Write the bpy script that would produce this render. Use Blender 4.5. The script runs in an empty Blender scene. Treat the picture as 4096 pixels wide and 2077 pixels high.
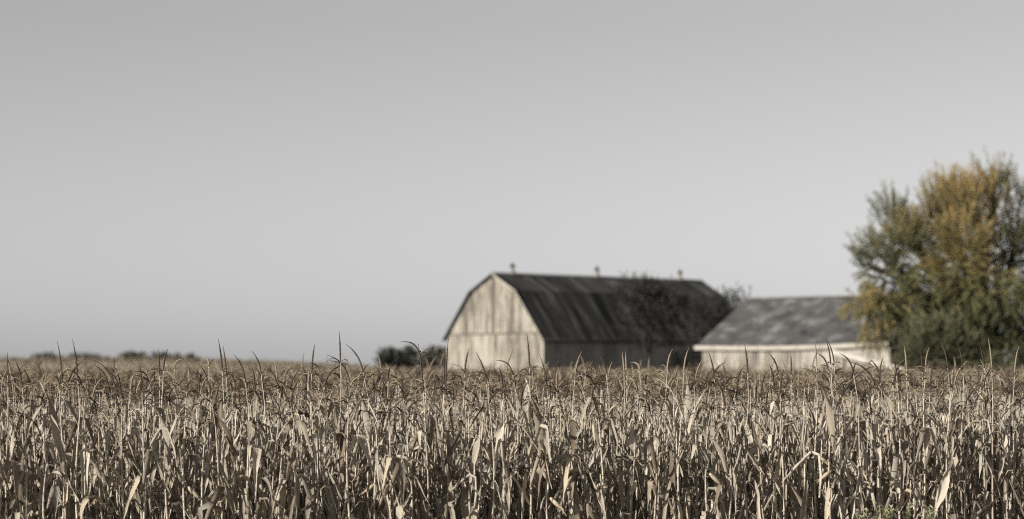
import bpy, math, random
import numpy as np
from mathutils import Vector, Matrix

# ------------------------------------------------------------------ camera, sky, sun, exposure
scene = bpy.context.scene
COL = scene.collection
F = 10500.0            # focal length in photograph pixels (4096 wide)
HORIZON = 1475.0       # photograph row of the horizon
EYE = 1.95
cam_d = bpy.data.cameras.new('camera')
cam = bpy.data.objects.new('camera', cam_d)
COL.objects.link(cam)
cam.location = (0, 0, EYE)
cam.rotation_euler = (math.radians(90), 0, 0)
cam_d.sensor_fit = 'HORIZONTAL'
cam_d.sensor_width = 36
cam_d.lens = 36 * F / 4096
cam_d.shift_y = (HORIZON - 1038.5) / 4096
cam_d.clip_start = 0.1
cam_d.clip_end = 20000
cam_d.dof.use_dof = True
cam_d.dof.focus_distance = 31.5
cam_d.dof.aperture_fstop = 1.3
scene.camera = cam

SUN_AZ, SUN_EL = 33.0, 18.5          # degrees: sun stands to the left, a little behind the camera
az, el = math.radians(SUN_AZ), math.radians(SUN_EL)
sun_dir = Vector((-math.cos(az) * math.cos(el), -math.sin(az) * math.cos(el), math.sin(el)))
world = bpy.data.worlds.new('World')
scene.world = world
world.use_nodes = True
wn = world.node_tree
wn.nodes.clear()
sky = wn.nodes.new('ShaderNodeTexSky')
sky.sky_type = 'NISHITA'
sky.sun_disc = False
sky.sun_elevation = el
sky.sun_rotation = math.atan2(sun_dir.x, sun_dir.y)
sky.air_density = 2.0
sky.dust_density = 0.4
sky.ozone_density = 1.0
hsv = wn.nodes.new('ShaderNodeHueSaturation')      # a grey, colourless haze sky
hsv.inputs['Saturation'].default_value = 0.0
bg = wn.nodes.new('ShaderNodeBackground')
bg.inputs['Strength'].default_value = 0.055
wo = wn.nodes.new('ShaderNodeOutputWorld')
wn.links.new(sky.outputs[0], hsv.inputs['Color'])
wn.links.new(hsv.outputs[0], bg.inputs['Color'])
wn.links.new(bg.outputs[0], wo.inputs['Surface'])

sun_d = bpy.data.lights.new('sun', 'SUN')
sun_d.energy = 5.0
sun_d.angle = math.radians(0.5)
sun_d.color = (1.0, 0.94, 0.85)
sun = bpy.data.objects.new('sun', sun_d)
COL.objects.link(sun)
sun.rotation_euler = sun_dir.to_track_quat('Z', 'Y').to_euler()

scene.view_settings.view_transform = 'Standard'
scene.view_settings.look = 'None'
scene.view_settings.exposure = 0.65
scene.view_settings.gamma = 1.0
scene.cycles.use_denoising = False
scene.cycles.filter_width = 1.15
scene.cycles.max_bounces = 5
scene.cycles.diffuse_bounces = 3
scene.cycles.transparent_max_bounces = 8

rng = random.Random(7)


def px(x, y, Y):
    """photograph pixel -> point at depth Y (metres from the camera)"""
    return Vector(((x - 2048) / F * Y, Y, EYE + (HORIZON - y) / F * Y))


def smooth(a, b, t):
    t = max(0.0, min(1.0, (t - a) / (b - a)))
    return t * t * (3 - 2 * t)


def ground_z(x, y):
    return 0.95 * smooth(-6, -26, x) * smooth(70, 190, y)


# ------------------------------------------------------------------ materials
def new_mat(name):
    m = bpy.data.materials.new(name)
    m.use_nodes = True
    nt = m.node_tree
    nt.nodes.clear()
    out = nt.nodes.new('ShaderNodeOutputMaterial')
    return m, nt, out


def N(nt, kind, **kw):
    n = nt.nodes.new(kind)
    for k, v in kw.items():
        if k in n.inputs.keys():
            n.inputs[k].default_value = v
        else:
            setattr(n, k, v)
    return n


def ramp(nt, stops, src):
    r = nt.nodes.new('ShaderNodeValToRGB')
    e = r.color_ramp.elements
    while len(e) < len(stops):
        e.new(0.5)
    for i, (p, c) in enumerate(stops):
        e[i].position = p
        e[i].color = (*c, 1)
    nt.links.new(src, r.inputs['Fac'])
    return r.outputs['Color']


def noise(nt, scale, stretch=(1, 1, 1), detail=4, coord='Object', rough=0.6):
    tc = nt.nodes.new('ShaderNodeTexCoord')
    mp = nt.nodes.new('ShaderNodeMapping')
    mp.inputs['Scale'].default_value = stretch
    nt.links.new(tc.outputs[coord], mp.inputs['Vector'])
    n = nt.nodes.new('ShaderNodeTexNoise')
    n.inputs['Scale'].default_value = scale
    n.inputs['Detail'].default_value = detail
    n.inputs['Roughness'].default_value = rough
    nt.links.new(mp.outputs[0], n.inputs['Vector'])
    return n.outputs['Fac']


def mix(nt, fac, a, b, mode='MIX'):
    m = nt.nodes.new('ShaderNodeMix')
    m.data_type = 'RGBA'
    m.blend_type = mode
    for sock, v in ((m.inputs[0], fac), (m.inputs[6], a), (m.inputs[7], b)):
        if isinstance(v, bpy.types.NodeSocket):
            nt.links.new(v, sock)
        elif isinstance(v, (int, float)):
            sock.default_value = v
        else:
            sock.default_value = (*v, 1)
    return m.outputs[2]


def math_node(nt, op, a, b=0.0, c=0.0):
    m = nt.nodes.new('ShaderNodeMath')
    m.operation = op
    for i, v in enumerate((a, b, c)):
        if isinstance(v, bpy.types.NodeSocket):
            nt.links.new(v, m.inputs[i])
        else:
            m.inputs[i].default_value = v
    return m.outputs[0]


def surface(nt, out, color, rough=0.8, translucent=0.0, bump=None, bump_d=0.01, spec=0.3):
    p = nt.nodes.new('ShaderNodeBsdfPrincipled')
    p.inputs['Roughness'].default_value = rough
    p.inputs['Specular IOR Level'].default_value = spec
    if isinstance(color, bpy.types.NodeSocket):
        nt.links.new(color, p.inputs['Base Color'])
    else:
        p.inputs['Base Color'].default_value = (*color, 1)
    if bump is not None:
        b = nt.nodes.new('ShaderNodeBump')
        b.inputs['Strength'].default_value = 0.6
        b.inputs['Distance'].default_value = bump_d
        nt.links.new(bump, b.inputs['Height'])
        nt.links.new(b.outputs[0], p.inputs['Normal'])
    sh = p.outputs[0]
    if translucent > 0:
        t = nt.nodes.new('ShaderNodeBsdfTranslucent')
        if isinstance(color, bpy.types.NodeSocket):
            nt.links.new(color, t.inputs['Color'])
        else:
            t.inputs['Color'].default_value = (*color, 1)
        mx = nt.nodes.new('ShaderNodeMixShader')
        mx.inputs[0].default_value = translucent
        nt.links.new(sh, mx.inputs[1])
        nt.links.new(t.outputs[0], mx.inputs[2])
        sh = mx.outputs[0]
    nt.links.new(sh, out.inputs['Surface'])


def rand_plus(nt, attr='tint'):
    """random per object plus the stored per-leaf value, wrapped to 0..1"""
    oi = nt.nodes.new('ShaderNodeObjectInfo')
    at = nt.nodes.new('ShaderNodeAttribute')
    at.attribute_name = attr
    s = math_node(nt, 'ADD', oi.outputs['Random'], at.outputs['Fac'])
    return math_node(nt, 'FRACT', s)


def mat_leaf():
    m, nt, out = new_mat('dry_corn_leaf')
    r = rand_plus(nt)
    c = ramp(nt, [(0.0, (0.46, 0.40, 0.315)), (0.2, (0.34, 0.31, 0.26)), (0.38, (0.54, 0.49, 0.405)), (0.5, (0.16, 0.128, 0.092)),
                  (0.62, (0.27, 0.238, 0.19)), (0.76, (0.45, 0.38, 0.285)), (0.88, (0.11, 0.082, 0.058)), (1.0, (0.42, 0.39, 0.335))], r)
    at = nt.nodes.new('ShaderNodeAttribute')
    at.attribute_name = 'across'
    st = nt.nodes.new('ShaderNodeTexWave')
    st.inputs['Scale'].default_value = 1.0
    v = nt.nodes.new('ShaderNodeCombineXYZ')
    nt.links.new(math_node(nt, 'MULTIPLY', at.outputs['Fac'], 9.0), v.inputs[0])
    nt.links.new(v.outputs[0], st.inputs['Vector'])
    st.inputs['Distortion'].default_value = 1.5
    c = mix(nt, math_node(nt, 'MULTIPLY', st.outputs['Fac'], 0.2), c, (0.22, 0.18, 0.135))
    blot = noise(nt, 14, (1, 1, 0.35))
    c = mix(nt, math_node(nt, 'MULTIPLY', math_node(nt, 'GREATER_THAN', blot, 0.64), 0.35), c, (0.17, 0.125, 0.085))
    surface(nt, out, c, 0.6, 0.07, st.outputs['Fac'], 0.002, 0.35)
    return m


def mat_stalk():
    m, nt, out = new_mat('dry_corn_stalk')
    oi = nt.nodes.new('ShaderNodeObjectInfo')
    c = ramp(nt, [(0, (0.523, 0.476, 0.395)), (0.4, (0.423, 0.376, 0.302)), (0.7, (0.358, 0.318, 0.264)), (1, (0.51, 0.477, 0.416))], oi.outputs['Random'])
    at = nt.nodes.new('ShaderNodeAttribute')
    at.attribute_name = 'node_band'
    c = mix(nt, at.outputs['Fac'], c, (0.07, 0.05, 0.035))
    n = noise(nt, 22, (1, 1, 0.15))
    c = mix(nt, math_node(nt, 'MULTIPLY', n, 0.35), c, (0.2, 0.15, 0.1))
    surface(nt, out, c, 0.5, 0, n, 0.003, 0.4)
    return m


def mat_tassel(name, a, b):
    m, nt, out = new_mat(name)
    n = noise(nt, 60)
    oi = nt.nodes.new('ShaderNodeObjectInfo')
    c = mix(nt, n, a, b)
    c = mix(nt, math_node(nt, 'MULTIPLY', oi.outputs['Random'], 0.2), c, (0.15, 0.12, 0.09))
    surface(nt, out, c, 0.85, 0.08, n, 0.004, 0.15)
    return m


def mat_simple(name, stops, scale, stretch=(1, 1, 1), rough=0.85, bump_d=0.01, coord='Object', detail=5, tr=0.0, spec=0.3):
    m, nt, out = new_mat(name)
    n = noise(nt, scale, stretch, detail, coord)
    surface(nt, out, ramp(nt, stops, n), rough, tr, n, bump_d, spec)
    return m


def mat_board(name, paint, bare, dirt, amount):
    """old painted boards: paint worn through to grey wood in upright streaks, each board a little different"""
    m, nt, out = new_mat(name)
    oi = nt.nodes.new('ShaderNodeObjectInfo')
    streak = noise(nt, 2.2, (2.2, 2.2, 0.18), 6)
    fine = noise(nt, 9, (3, 3, 0.12), 5)
    k = math_node(nt, 'ADD', streak, math_node(nt, 'MULTIPLY', math_node(nt, 'SUBTRACT', oi.outputs['Random'], 0.5), 0.22))
    k = math_node(nt, 'ADD', k, math_node(nt, 'MULTIPLY', math_node(nt, 'SUBTRACT', fine, 0.5), 0.55))
    big = noise(nt, 0.35, (1, 1, 0.5), 3)
    k = math_node(nt, 'ADD', k, math_node(nt, 'MULTIPLY', math_node(nt, 'SUBTRACT', big, 0.5), 0.6))
    c = ramp(nt, [(0.0, paint), (amount, paint), (amount + 0.1, bare), (amount + 0.24, dirt)], k)
    tone = math_node(nt, 'MULTIPLY_ADD', oi.outputs['Random'], 0.35, 0.65)
    grey = nt.nodes.new('ShaderNodeCombineColor')
    for i in range(3):
        nt.links.new(tone, grey.inputs[i])
    c = mix(nt, 0.5, c, mix(nt, 1.0, c, grey.outputs[0], 'MULTIPLY'))
    surface(nt, out, c, 0.8, 0, fine, 0.01, 0.25)
    return m


def mat_roof(name, base, dark, pale, scale, stretch):
    m, nt, out = new_mat(name)
    oi = nt.nodes.new('ShaderNodeObjectInfo')
    s = noise(nt, scale, stretch, 5, 'Object', 0.65)
    k = math_node(nt, 'ADD', s, math_node(nt, 'MULTIPLY', math_node(nt, 'SUBTRACT', oi.outputs['Random'], 0.5), 0.2))
    c = ramp(nt, [(0.36, dark), (0.47, base), (0.54, base), (0.66, pale)], k)
    surface(nt, out, c, 0.75, 0, s, 0.02, 0.3)
    return m


def mat_foliage(name, stops, tr=0.25):
    m, nt, out = new_mat(name)
    at = nt.nodes.new('ShaderNodeAttribute')
    at.attribute_name = 'tint'
    surface(nt, out, ramp(nt, stops, at.outputs['Fac']), 0.6, tr, None, 0, 0.25)
    return m


M = {}
M['leaf'] = mat_leaf()
M['stalk'] = mat_stalk()
M['tassel_dark'] = mat_tassel('dark_tassel', (0.022, 0.017, 0.014), (0.085, 0.063, 0.045))
M['tassel_pale'] = mat_tassel('pale_tassel', (0.185, 0.149, 0.104), (0.331, 0.271, 0.195))
M['husk'] = mat_simple('corn_husk', [(0.3, (0.168, 0.126, 0.084)), (0.5, (0.336, 0.28, 0.203)), (0.75, (0.392, 0.35, 0.28))], 9, (2, 2, 0.3), 0.65, 0.004)
M['soil'] = mat_simple('dry_soil', [(0.3, (0.07, 0.055, 0.042)), (0.6, (0.14, 0.11, 0.085)), (0.8, (0.21, 0.175, 0.13))], 3.0, rough=0.95, bump_d=0.03)
M['gable_board'] = mat_board('worn_cream_board', (0.365, 0.339, 0.292), (0.246, 0.226, 0.187), (0.103, 0.0901, 0.0745), 0.38)
M['side_board_shade'] = mat_board('shade_grey_board', (0.299, 0.29, 0.278), (0.218, 0.213, 0.207), (0.139, 0.134, 0.127), 0.45)  # the long wall's shade is put into this greyer board colour
M['shed_board'] = mat_board('worn_pale_board', (0.375, 0.351, 0.311), (0.267, 0.246, 0.209), (0.126, 0.111, 0.0941), 0.40)
M['trim'] = mat_simple('pale_trim_paint', [(0.3, (0.279, 0.26, 0.217)), (0.5, (0.372, 0.353, 0.316))], 3, (1, 1, 1), 0.6, 0.004)
M['shed_trim'] = mat_simple('worn_eave_paint', [(0.3, (0.238, 0.218, 0.178)), (0.55, (0.343, 0.323, 0.284))], 1.5, (1, 1, 1), 0.7, 0.004)
M['bare_board'] = mat_board('bare_brown_board', (0.17, 0.15, 0.12), (0.12, 0.105, 0.085), (0.07, 0.06, 0.05), 0.42)
M['dark_bark'] = mat_simple('dark_bark', [(0.3, (0.012, 0.011, 0.01)), (0.7, (0.03, 0.027, 0.024))], 5, (2, 2, 0.4), 0.95, 0.03)
M['dark_wood'] = mat_simple('dark_wood', [(0.3, (0.03, 0.029, 0.028)), (0.7, (0.075, 0.072, 0.07))], 2.5)  # dark timber; on the shed ends its colour stands for shade
M['barn_roof'] = mat_roof('streaked_dark_roofing', (0.052, 0.051, 0.049), (0.009, 0.009, 0.009), (0.16, 0.155, 0.148), 1.2, (1.0, 0.13, 0.13))
M['shed_roof'] = mat_roof('mottled_grey_shingle', (0.06, 0.06, 0.06), (0.022, 0.022, 0.022), (0.14, 0.14, 0.14), 0.75, (0.8, 1, 1))
M['ridge_metal'] = mat_simple('galvanised_ridge', [(0.3, (0.18, 0.18, 0.18)), (0.7, (0.27, 0.27, 0.27))], 2.0, rough=0.45, spec=0.5)
M['vent_metal'] = mat_simple('weathered_vent_metal', [(0.3, (0.139, 0.129, 0.109)), (0.7, (0.198, 0.185, 0.158))], 4.0, rough=0.5, spec=0.5)
M['vent_cap'] = mat_simple('dark_vent_cap', [(0.3, (0.0192, 0.0192, 0.0192)), (0.7, (0.0448, 0.0416, 0.0384))], 4.0, rough=0.6)
M['bark'] = mat_simple('bark', [(0.3, (0.035, 0.03, 0.025)), (0.7, (0.11, 0.095, 0.08))], 5, (2, 2, 0.4), 0.95, 0.03)
M['willow_leaf'] = mat_foliage('willow_leaf', [(0.0, (0.0666, 0.076, 0.0408)), (0.35, (0.134, 0.138, 0.0666)), (0.6, (0.234, 0.204, 0.0903)), (0.85, (0.371, 0.273, 0.112)), (1.0, (0.336, 0.207, 0.0815))])
M['bush_leaf'] = mat_foliage('bush_leaf', [(0.0, (0.075, 0.082, 0.05)), (1.0, (0.17, 0.165, 0.09))])
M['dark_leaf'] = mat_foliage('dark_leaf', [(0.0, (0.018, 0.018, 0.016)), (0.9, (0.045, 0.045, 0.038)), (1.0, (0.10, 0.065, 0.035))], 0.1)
M['far_leaf'] = mat_foliage('far_leaf', [(0.0, (0.0375, 0.0417, 0.0375)), (0.8, (0.0986, 0.1, 0.0878)), (1.0, (0.173, 0.156, 0.13))], 0.1)
M['weed_leaf'] = mat_foliage('weed_leaf', [(0.0, (0.276, 0.3, 0.181)), (0.7, (0.496, 0.496, 0.353)), (1.0, (0.615, 0.496, 0.234))], 0.25)
M['weed_stem'] = mat_simple('weed_stem', [(0.3, (0.14, 0.14, 0.07)), (0.7, (0.26, 0.24, 0.14))], 20)


# ------------------------------------------------------------------ mesh helpers
class MB:
    """collects vertices and faces (with optional float attributes and a material slot per face)"""
    def __init__(self):
        self.v, self.f, self.mi = [], [], []
        self.attr = {}

    def verts(self, pts, **at):
        i0 = len(self.v)
        self.v.extend([tuple(p) for p in pts])
        for k in set(list(self.attr) + list(at)):
            a = self.attr.setdefault(k, [])
            a.extend([0.0] * (i0 - len(a)))
            val = at.get(k, 0.0)
            a.extend(val if isinstance(val, (list, tuple)) else [val] * len(pts))
        return i0

    def face(self, idx, mi=0):
        self.f.append(tuple(idx))
        self.mi.append(mi)

    def tube(self, pts, radii, sides=6, mi=0, cap=True, **at):
        n = len(pts)
        prev = None
        rings = []
        for i in range(n):
            t = (Vector(pts[min(i + 1, n - 1)]) - Vector(pts[max(i - 1, 0)])).normalized()
            if prev is None:
                a = t.orthogonal().normalized()
            else:
                a = (prev - t * prev.dot(t))
                a = a.normalized() if a.length > 1e-6 else t.orthogonal().normalized()
            prev = a
            b = t.cross(a)
            ring = []
            for k in range(sides):
                w = 2 * math.pi * k / sides
                ring.append(Vector(pts[i]) + (a * math.cos(w) + b * math.sin(w)) * radii[i])
            sub = {k: ([v[i]] * sides if isinstance(v, (list, tuple)) else v) for k, v in at.items()}
            rings.append(self.verts(ring, **sub))
        for i in range(n - 1):
            for k in range(sides):
                k2 = (k + 1) % sides
                self.face((rings[i] + k, rings[i] + k2, rings[i + 1] + k2, rings[i + 1] + k), mi)
        if cap:
            self.face([rings[-1] + k for k in range(sides)], mi)
            self.face([rings[0] + k for k in reversed(range(sides))], mi)

    def prism(self, quad_bottom, quad_top, mi=0):
        """two matching polygons joined into a solid"""
        n = len(quad_bottom)
        a = self.verts(quad_bottom)
        b = self.verts(quad_top)
        self.face([a + i for i in reversed(range(n))], mi)
        self.face([b + i for i in range(n)], mi)
        for i in range(n):
            j = (i + 1) % n
            self.face((a + i, a + j, b + j, b + i), mi)

    def box(self, lo, hi, mi=0):
        x0, y0, z0 = lo
        x1, y1, z1 = hi
        self.prism([(x0, y0, z0), (x1, y0, z0), (x1, y1, z0), (x0, y1, z0)],
                   [(x0, y0, z1), (x1, y0, z1), (x1, y1, z1), (x0, y1, z1)], mi)

    def mesh(self, name, mats, smooth_faces=False):
        me = bpy.data.meshes.new(name)
        me.from_pydata(self.v, [], self.f)
        for m in (mats if isinstance(mats, (list, tuple)) else [mats]):
            me.materials.append(m)
        me.polygons.foreach_set('material_index', self.mi)
        if smooth_faces:
            me.polygons.foreach_set('use_smooth', [True] * len(self.f))
        for k, a in self.attr.items():
            a.extend([0.0] * (len(self.v) - len(a)))
            at = me.attributes.new(k, 'FLOAT', 'POINT')
            at.data.foreach_set('value', a)
        me.update()
        return me


def link(name, me, parent=None, loc=(0, 0, 0), rot=(0, 0, 0), scale=(1, 1, 1)):
    o = bpy.data.objects.new(name, me)
    COL.objects.link(o)
    o.parent = parent
    o.location = loc
    o.rotation_euler = rot
    o.scale = scale
    return o


def tag(o, label=None, category=None, group=None, kind=None):
    for k, v in (('label', label), ('category', category), ('group', group), ('kind', kind)):
        if v:
            o[k] = v
    return o


# ------------------------------------------------------------------ ground
mb = MB()
xs = [-6000, -2500, -1200, -700, -450] + [-300 + 6 * i for i in range(101)] + [450, 700, 1200, 2500, 6000]
ys = [-60, -20, 0] + [6 * i for i in range(4, 90)] + [600, 800, 1200, 2500, 5000, 9000]
i0 = mb.verts([(x, y, ground_z(x, y)) for y in ys for x in xs])
w = len(xs)
for j in range(len(ys) - 1):
    for i in range(w - 1):
        a = i0 + j * w + i
        mb.face((a, a + 1, a + w + 1, a + w))
tag(link('ground', mb.mesh('ground', M['soil'], True)), 'bare dry soil under the corn field', kind='structure')

# ------------------------------------------------------------------ barn
S2 = math.sqrt(0.5)
barn = bpy.data.objects.new('gambrel_barn', None)
COL.objects.link(barn)
barn.location = (2.92, 247.0, 0)
barn.rotation_euler = (0, 0, math.radians(45))       # local x runs along the ridge, local y across the gable
tag(barn, 'large old gambrel barn with cream boarded gable, dark streaked roof and three ridge vents', 'barn')
BW, BL = 13.14, 30.0
PROFILE = [(0, 5.0), (3.39, 9.31), (6.57, 11.05), (9.75, 9.31), (13.14, 5.0)]


def barn_top(v):
    for (a, za), (b, zb) in zip(PROFILE, PROFILE[1:]):
        if a <= v <= b:
            return za + (zb - za) * (v - a) / (b - a)
    return 5.0


gw = MB()
poly = [(BW, 0.0), (0.0, 0.0)] + [(v, z - 0.05) for v, z in PROFILE]
gw.prism([(0.20, v, z) for v, z in poly], [(0.06, v, z) for v, z in poly])
gable = link('gable_wall', gw.mesh('gable_wall', M['dark_wood']), barn)
gable['label'] = 'sunlit cream gable wall of worn upright boards'
far = MB()
far.prism([(BL - 0.02, v, z) for v, z in poly], [(BL - 0.2, v, z) for v, z in poly])
link('gable_wall', far.mesh('gable_wall_far', M['gable_board']), barn)


def board(parent, corners, depth_axis, out, thick, mat, name='board'):
    b = MB()
    lo = [tuple(c) for c in corners]
    hi = []
    for c in corners:
        q = list(c)
        q[depth_axis] += out * thick
        hi.append(tuple(q))
    b.prism(lo, hi)
    return link(name, b.mesh(name, mat), parent)


BELT = 5.38
v = 0.02
dark_spots = {20, 21, 22, 29, 30}
k = 0
while v < BW - 0.02:
    wv = min(rng.uniform(0.25, 0.34), BW - 0.02 - v)
    a, b = v, v + wv - 0.012
    jit = rng.uniform(-0.008, 0.008)
    lowz = BELT + 0.05 + rng.uniform(-0.02, 0.02)
    board(gable, [(0.058 + jit, a, 0.05), (0.058 + jit, b, 0.05), (0.058 + jit, b, min(BELT + 0.02, barn_top(b) - 0.08)), (0.058 + jit, a, min(BELT + 0.02, barn_top(a) - 0.08))], 0, -1, 0.025, M['gable_board'])
    pts = [(0.03 + jit, a, lowz - 0.12), (0.03 + jit, b, lowz - 0.12), (0.03 + jit, b, barn_top(b) - 0.1)]
    if a < 6.57 < b:
        pts.append((0.03 + jit, 6.57, barn_top(6.57) - 0.1))
    pts.append((0.03 + jit, a, barn_top(a) - 0.1))
    if min(barn_top(a), barn_top(b)) - 0.1 > lowz:
        worn = 6.25 < a < 6.75 or 3.75 < a < 4.0 or 8.4 < a < 8.7
        board(gable, pts, 0, -1, 0.025, M['bare_board' if worn else 'gable_board'])
    v += wv
    k += 1
board(gable, [(-0.01, 0.35, BELT - 0.09), (-0.01, BW - 0.35, BELT - 0.16), (-0.01, BW - 0.35, BELT - 0.04), (-0.01, 0.35, BELT + 0.05)], 0, -1, 0.06, M['bare_board'], 'drip_board')
# corner board
cb = MB()
cb.box((-0.03, -0.06, 0.0), (0.12, 0.10, 4.9))
link('corner_board', cb.mesh('corner_board', M['trim']), barn)

sw = MB()
sw.box((0.21, 0.03, 0.0), (BL - 0.21, 0.16, 4.95))
side = link('side_wall', sw.mesh('side_wall', M['dark_wood']), barn)
side['label'] = 'shaded long wall of boards with the shade put into their grey'
bk = MB()
bk.box((0.21, BW - 0.16, 0.0), (BL - 0.21, BW - 0.03, 4.95))
link('side_wall', bk.mesh('side_wall_far', M['side_board_shade']), barn)
u = 0.13
while u < BL - 0.05:
    wu = min(rng.uniform(0.26, 0.36), BL - 0.03 - u)
    jit = rng.uniform(-0.01, 0.006)
    board(side, [(u, 0.028 + jit, 0.05), (u + wu - 0.014, 0.028 + jit, 0.05), (u + wu - 0.014, 0.028 + jit, 4.93), (u, 0.028 + jit, 4.93)], 1, -1, 0.03, M['side_board_shade'])
    u += wu
# a big sliding door hung on the side wall
dr = MB()
dr.box((15.2, -0.13, 0.1), (18.8, -0.06, 4.1))
door = link('sliding_door', dr.mesh('sliding_door', M['side_board_shade']), barn)
rl = MB()
rl.box((14.8, -0.18, 4.12), (22.6, -0.06, 4.24))
link('door_rail', rl.mesh('door_rail', M['dark_wood']), door)

# roof: sheets laid side by side on each slope, running down the slope
OV = 0.34


def slope_strip(parent, p_low, p_high, side_sign, u0, u1, thick, mat, name, lift=0.0):
    """a roof piece between two points of the profile (v, z), from u0 to u1 along the ridge"""
    (va, za), (vb, zb) = p_low, p_high
    d = Vector((0, vb - va, zb - za)).normalized()
    n = Vector((0, -d.z, d.y)) if vb > va else Vector((0, d.z, -d.y))
    if n.z < 0:
        n = -n
    lo = n * (0.02 + lift)
    hi = n * (0.02 + lift + thick)
    c = [Vector((u0, va, za)), Vector((u1, va, za)), Vector((u1, vb, zb)), Vector((u0, vb, zb))]
    b = MB()
    b.prism([tuple(p + lo) for p in c], [tuple(p + hi) for p in c])
    return link(name, b.mesh(name, mat), parent)


roof = link('roof', None, barn) if False else None
rd = MB()
prof_in = [(v_, z_ - 0.03) for v_, z_ in PROFILE]
# underlay: dark decking that carries the sheets
for (a, b) in zip(prof_in, prof_in[1:]):
    rd.prism([(-OV + 0.05, a[0], a[1] - 0.03), (BL + OV - 0.05, a[0], a[1] - 0.03), (BL + OV - 0.05, b[0], b[1] - 0.03), (-OV + 0.05, b[0], b[1] - 0.03)],
             [(-OV + 0.05, a[0], a[1] + 0.03), (BL + OV - 0.05, a[0], a[1] + 0.03), (BL + OV - 0.05, b[0], b[1] + 0.03), (-OV + 0.05, b[0], b[1] + 0.03)])
roof = link('roof', rd.mesh('roof', M['dark_wood']), barn)
roof['label'] = 'dark streaked gambrel roof with galvanised ridge'


def eave(pt, nxt, by):
    dx, dz = pt[0] - nxt[0], pt[1] - nxt[1]
    l = math.hypot(dx, dz)
    return (pt[0] + dx / l * by, pt[1] + dz / l * by)


low_r = eave(PROFILE[0], PROFILE[1], 0.45)
low_l = eave(PROFILE[4], PROFILE[3], 0.45)
nsheet = 40
step = (BL + 2 * OV) / nsheet
for i in range(nsheet):
    u0 = -OV + i * step
    u1 = u0 + step - 0.012
    for (a, b, th) in ((low_r, PROFILE[1], 0.035), (PROFILE[1], PROFILE[2], 0.035), (PROFILE[2], PROFILE[3], 0.035), (PROFILE[3], low_l, 0.035)):
        slope_strip(roof, a, b, 1, u0, u1, th, M['barn_roof'], 'roof_sheet', rng.uniform(0.012, 0.03))
rc = MB()
rc.prism([(-OV, 6.25, 10.99), (BL + OV, 6.25, 10.99), (BL + OV, 6.57, 11.16), (-OV, 6.57, 11.16)],
         [(-OV, 6.25, 11.03), (BL + OV, 6.25, 11.03), (BL + OV, 6.57, 11.21), (-OV, 6.57, 11.21)])
rc.prism([(-OV, 6.57, 11.161), (BL + OV, 6.57, 11.161), (BL + OV, 6.89, 10.99), (-OV, 6.89, 10.99)],
         [(-OV, 6.57, 11.211), (BL + OV, 6.57, 11.211), (BL + OV, 6.89, 11.03), (-OV, 6.89, 11.03)])
link('ridge_cap', rc.mesh('ridge_cap', M['ridge_metal']), roof)
fs = MB()
fs.box((-OV, low_r[0] - 0.05, low_r[1] - 0.16), (BL + OV, low_r[0] + 0.0, low_r[1] + 0.1))
link('eave_board', fs.mesh('eave_board', M['dark_wood']), roof)
gu = MB()
gu.tube([(-OV, low_r[0] - 0.12, low_r[1] + 0.03), (BL + OV, low_r[0] - 0.12, low_r[1] + 0.03)], [0.075, 0.075], 8)
link('gutter', gu.mesh('gutter', M['vent_cap'], True), roof)
for s, (pa, pb, pc), mat in ((0, (low_r, PROFILE[1], PROFILE[2]), M['trim']), (1, (low_l, PROFILE[3], PROFILE[2]), M['dark_wood'])):
    for a, b in ((pa, pb), (pb, pc)):
        r_ = MB()
        r_.prism([(-OV - 0.03, a[0], a[1] - 0.06), (-OV - 0.03, a[0], a[1] + 0.06), (-OV - 0.03, b[0], b[1] + 0.06), (-OV - 0.03, b[0], b[1] - 0.06)],
                 [(-OV + 0.03, a[0], a[1] - 0.06), (-OV + 0.03, a[0], a[1] + 0.06), (-OV + 0.03, b[0], b[1] + 0.06), (-OV + 0.03, b[0], b[1] - 0.06)])
        link('rake_board', r_.mesh('rake_board', mat), roof)

# ridge vents: drum, neck and cone cap
for pxx in (2050, 2388, 2720):
    # ridge point seen at this column
    r = (pxx - 2048) / F
    # X = 2.92 + S2*(u - 6.57), Y = 247 + S2*(u + 6.57)
    u = (r * (247 + S2 * 6.57) - 2.92 + S2 * 6.57) / (S2 * (1 - r))
    vm = MB()
    prof = [(0.30, -0.12), (0.24, 0.12), (0.17, 0.3), (0.17, 0.6)]
    n = 12
    rings = [vm.verts([(rr * math.cos(2 * math.pi * i / n), rr * math.sin(2 * math.pi * i / n), z) for i in range(n)]) for rr, z in prof]
    for a, b in zip(rings, rings[1:]):
        for i in range(n):
            vm.face((a + i, a + (i + 1) % n, b + (i + 1) % n, b + i))
    vm.face([rings[-1] + i for i in range(n)])
    vent = link('ridge_vent', vm.mesh('ridge_vent', M['vent_metal'], True), barn, (u, 6.57, 11.2))
    cm = MB()
    rings = [cm.verts([(rr * math.cos(2 * math.pi * i / n), rr * math.sin(2 * math.pi * i / n), z) for i in range(n)]) for rr, z in [(0.15, 0.5), (0.30, 0.58), (0.29, 0.66), (0.13, 0.8), (0.05, 1.0)]]
    for a, b in zip(rings, rings[1:]):
        for i in range(n):
            cm.face((a + i, a + (i + 1) % n, b + (i + 1) % n, b + i))
    cm.face([rings[-1] + i for i in range(n)])
    link('vent_cap', cm.mesh('vent_cap', M['vent_cap'], True), vent)

# ------------------------------------------------------------------ shed
shed = bpy.data.objects.new('low_shed', None)
COL.objects.link(shed)
shed.location = (15.53, 214.0, 0)
shed.rotation_euler = (0, 0, math.radians(-45))     # local x along the front wall, local y into the shed
tag(shed, 'low shed with pale boarded front, sagging white eave and mottled grey roof', 'shed')
SL, SH = 18.9, 6.2
RIDGE = 7.84


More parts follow.
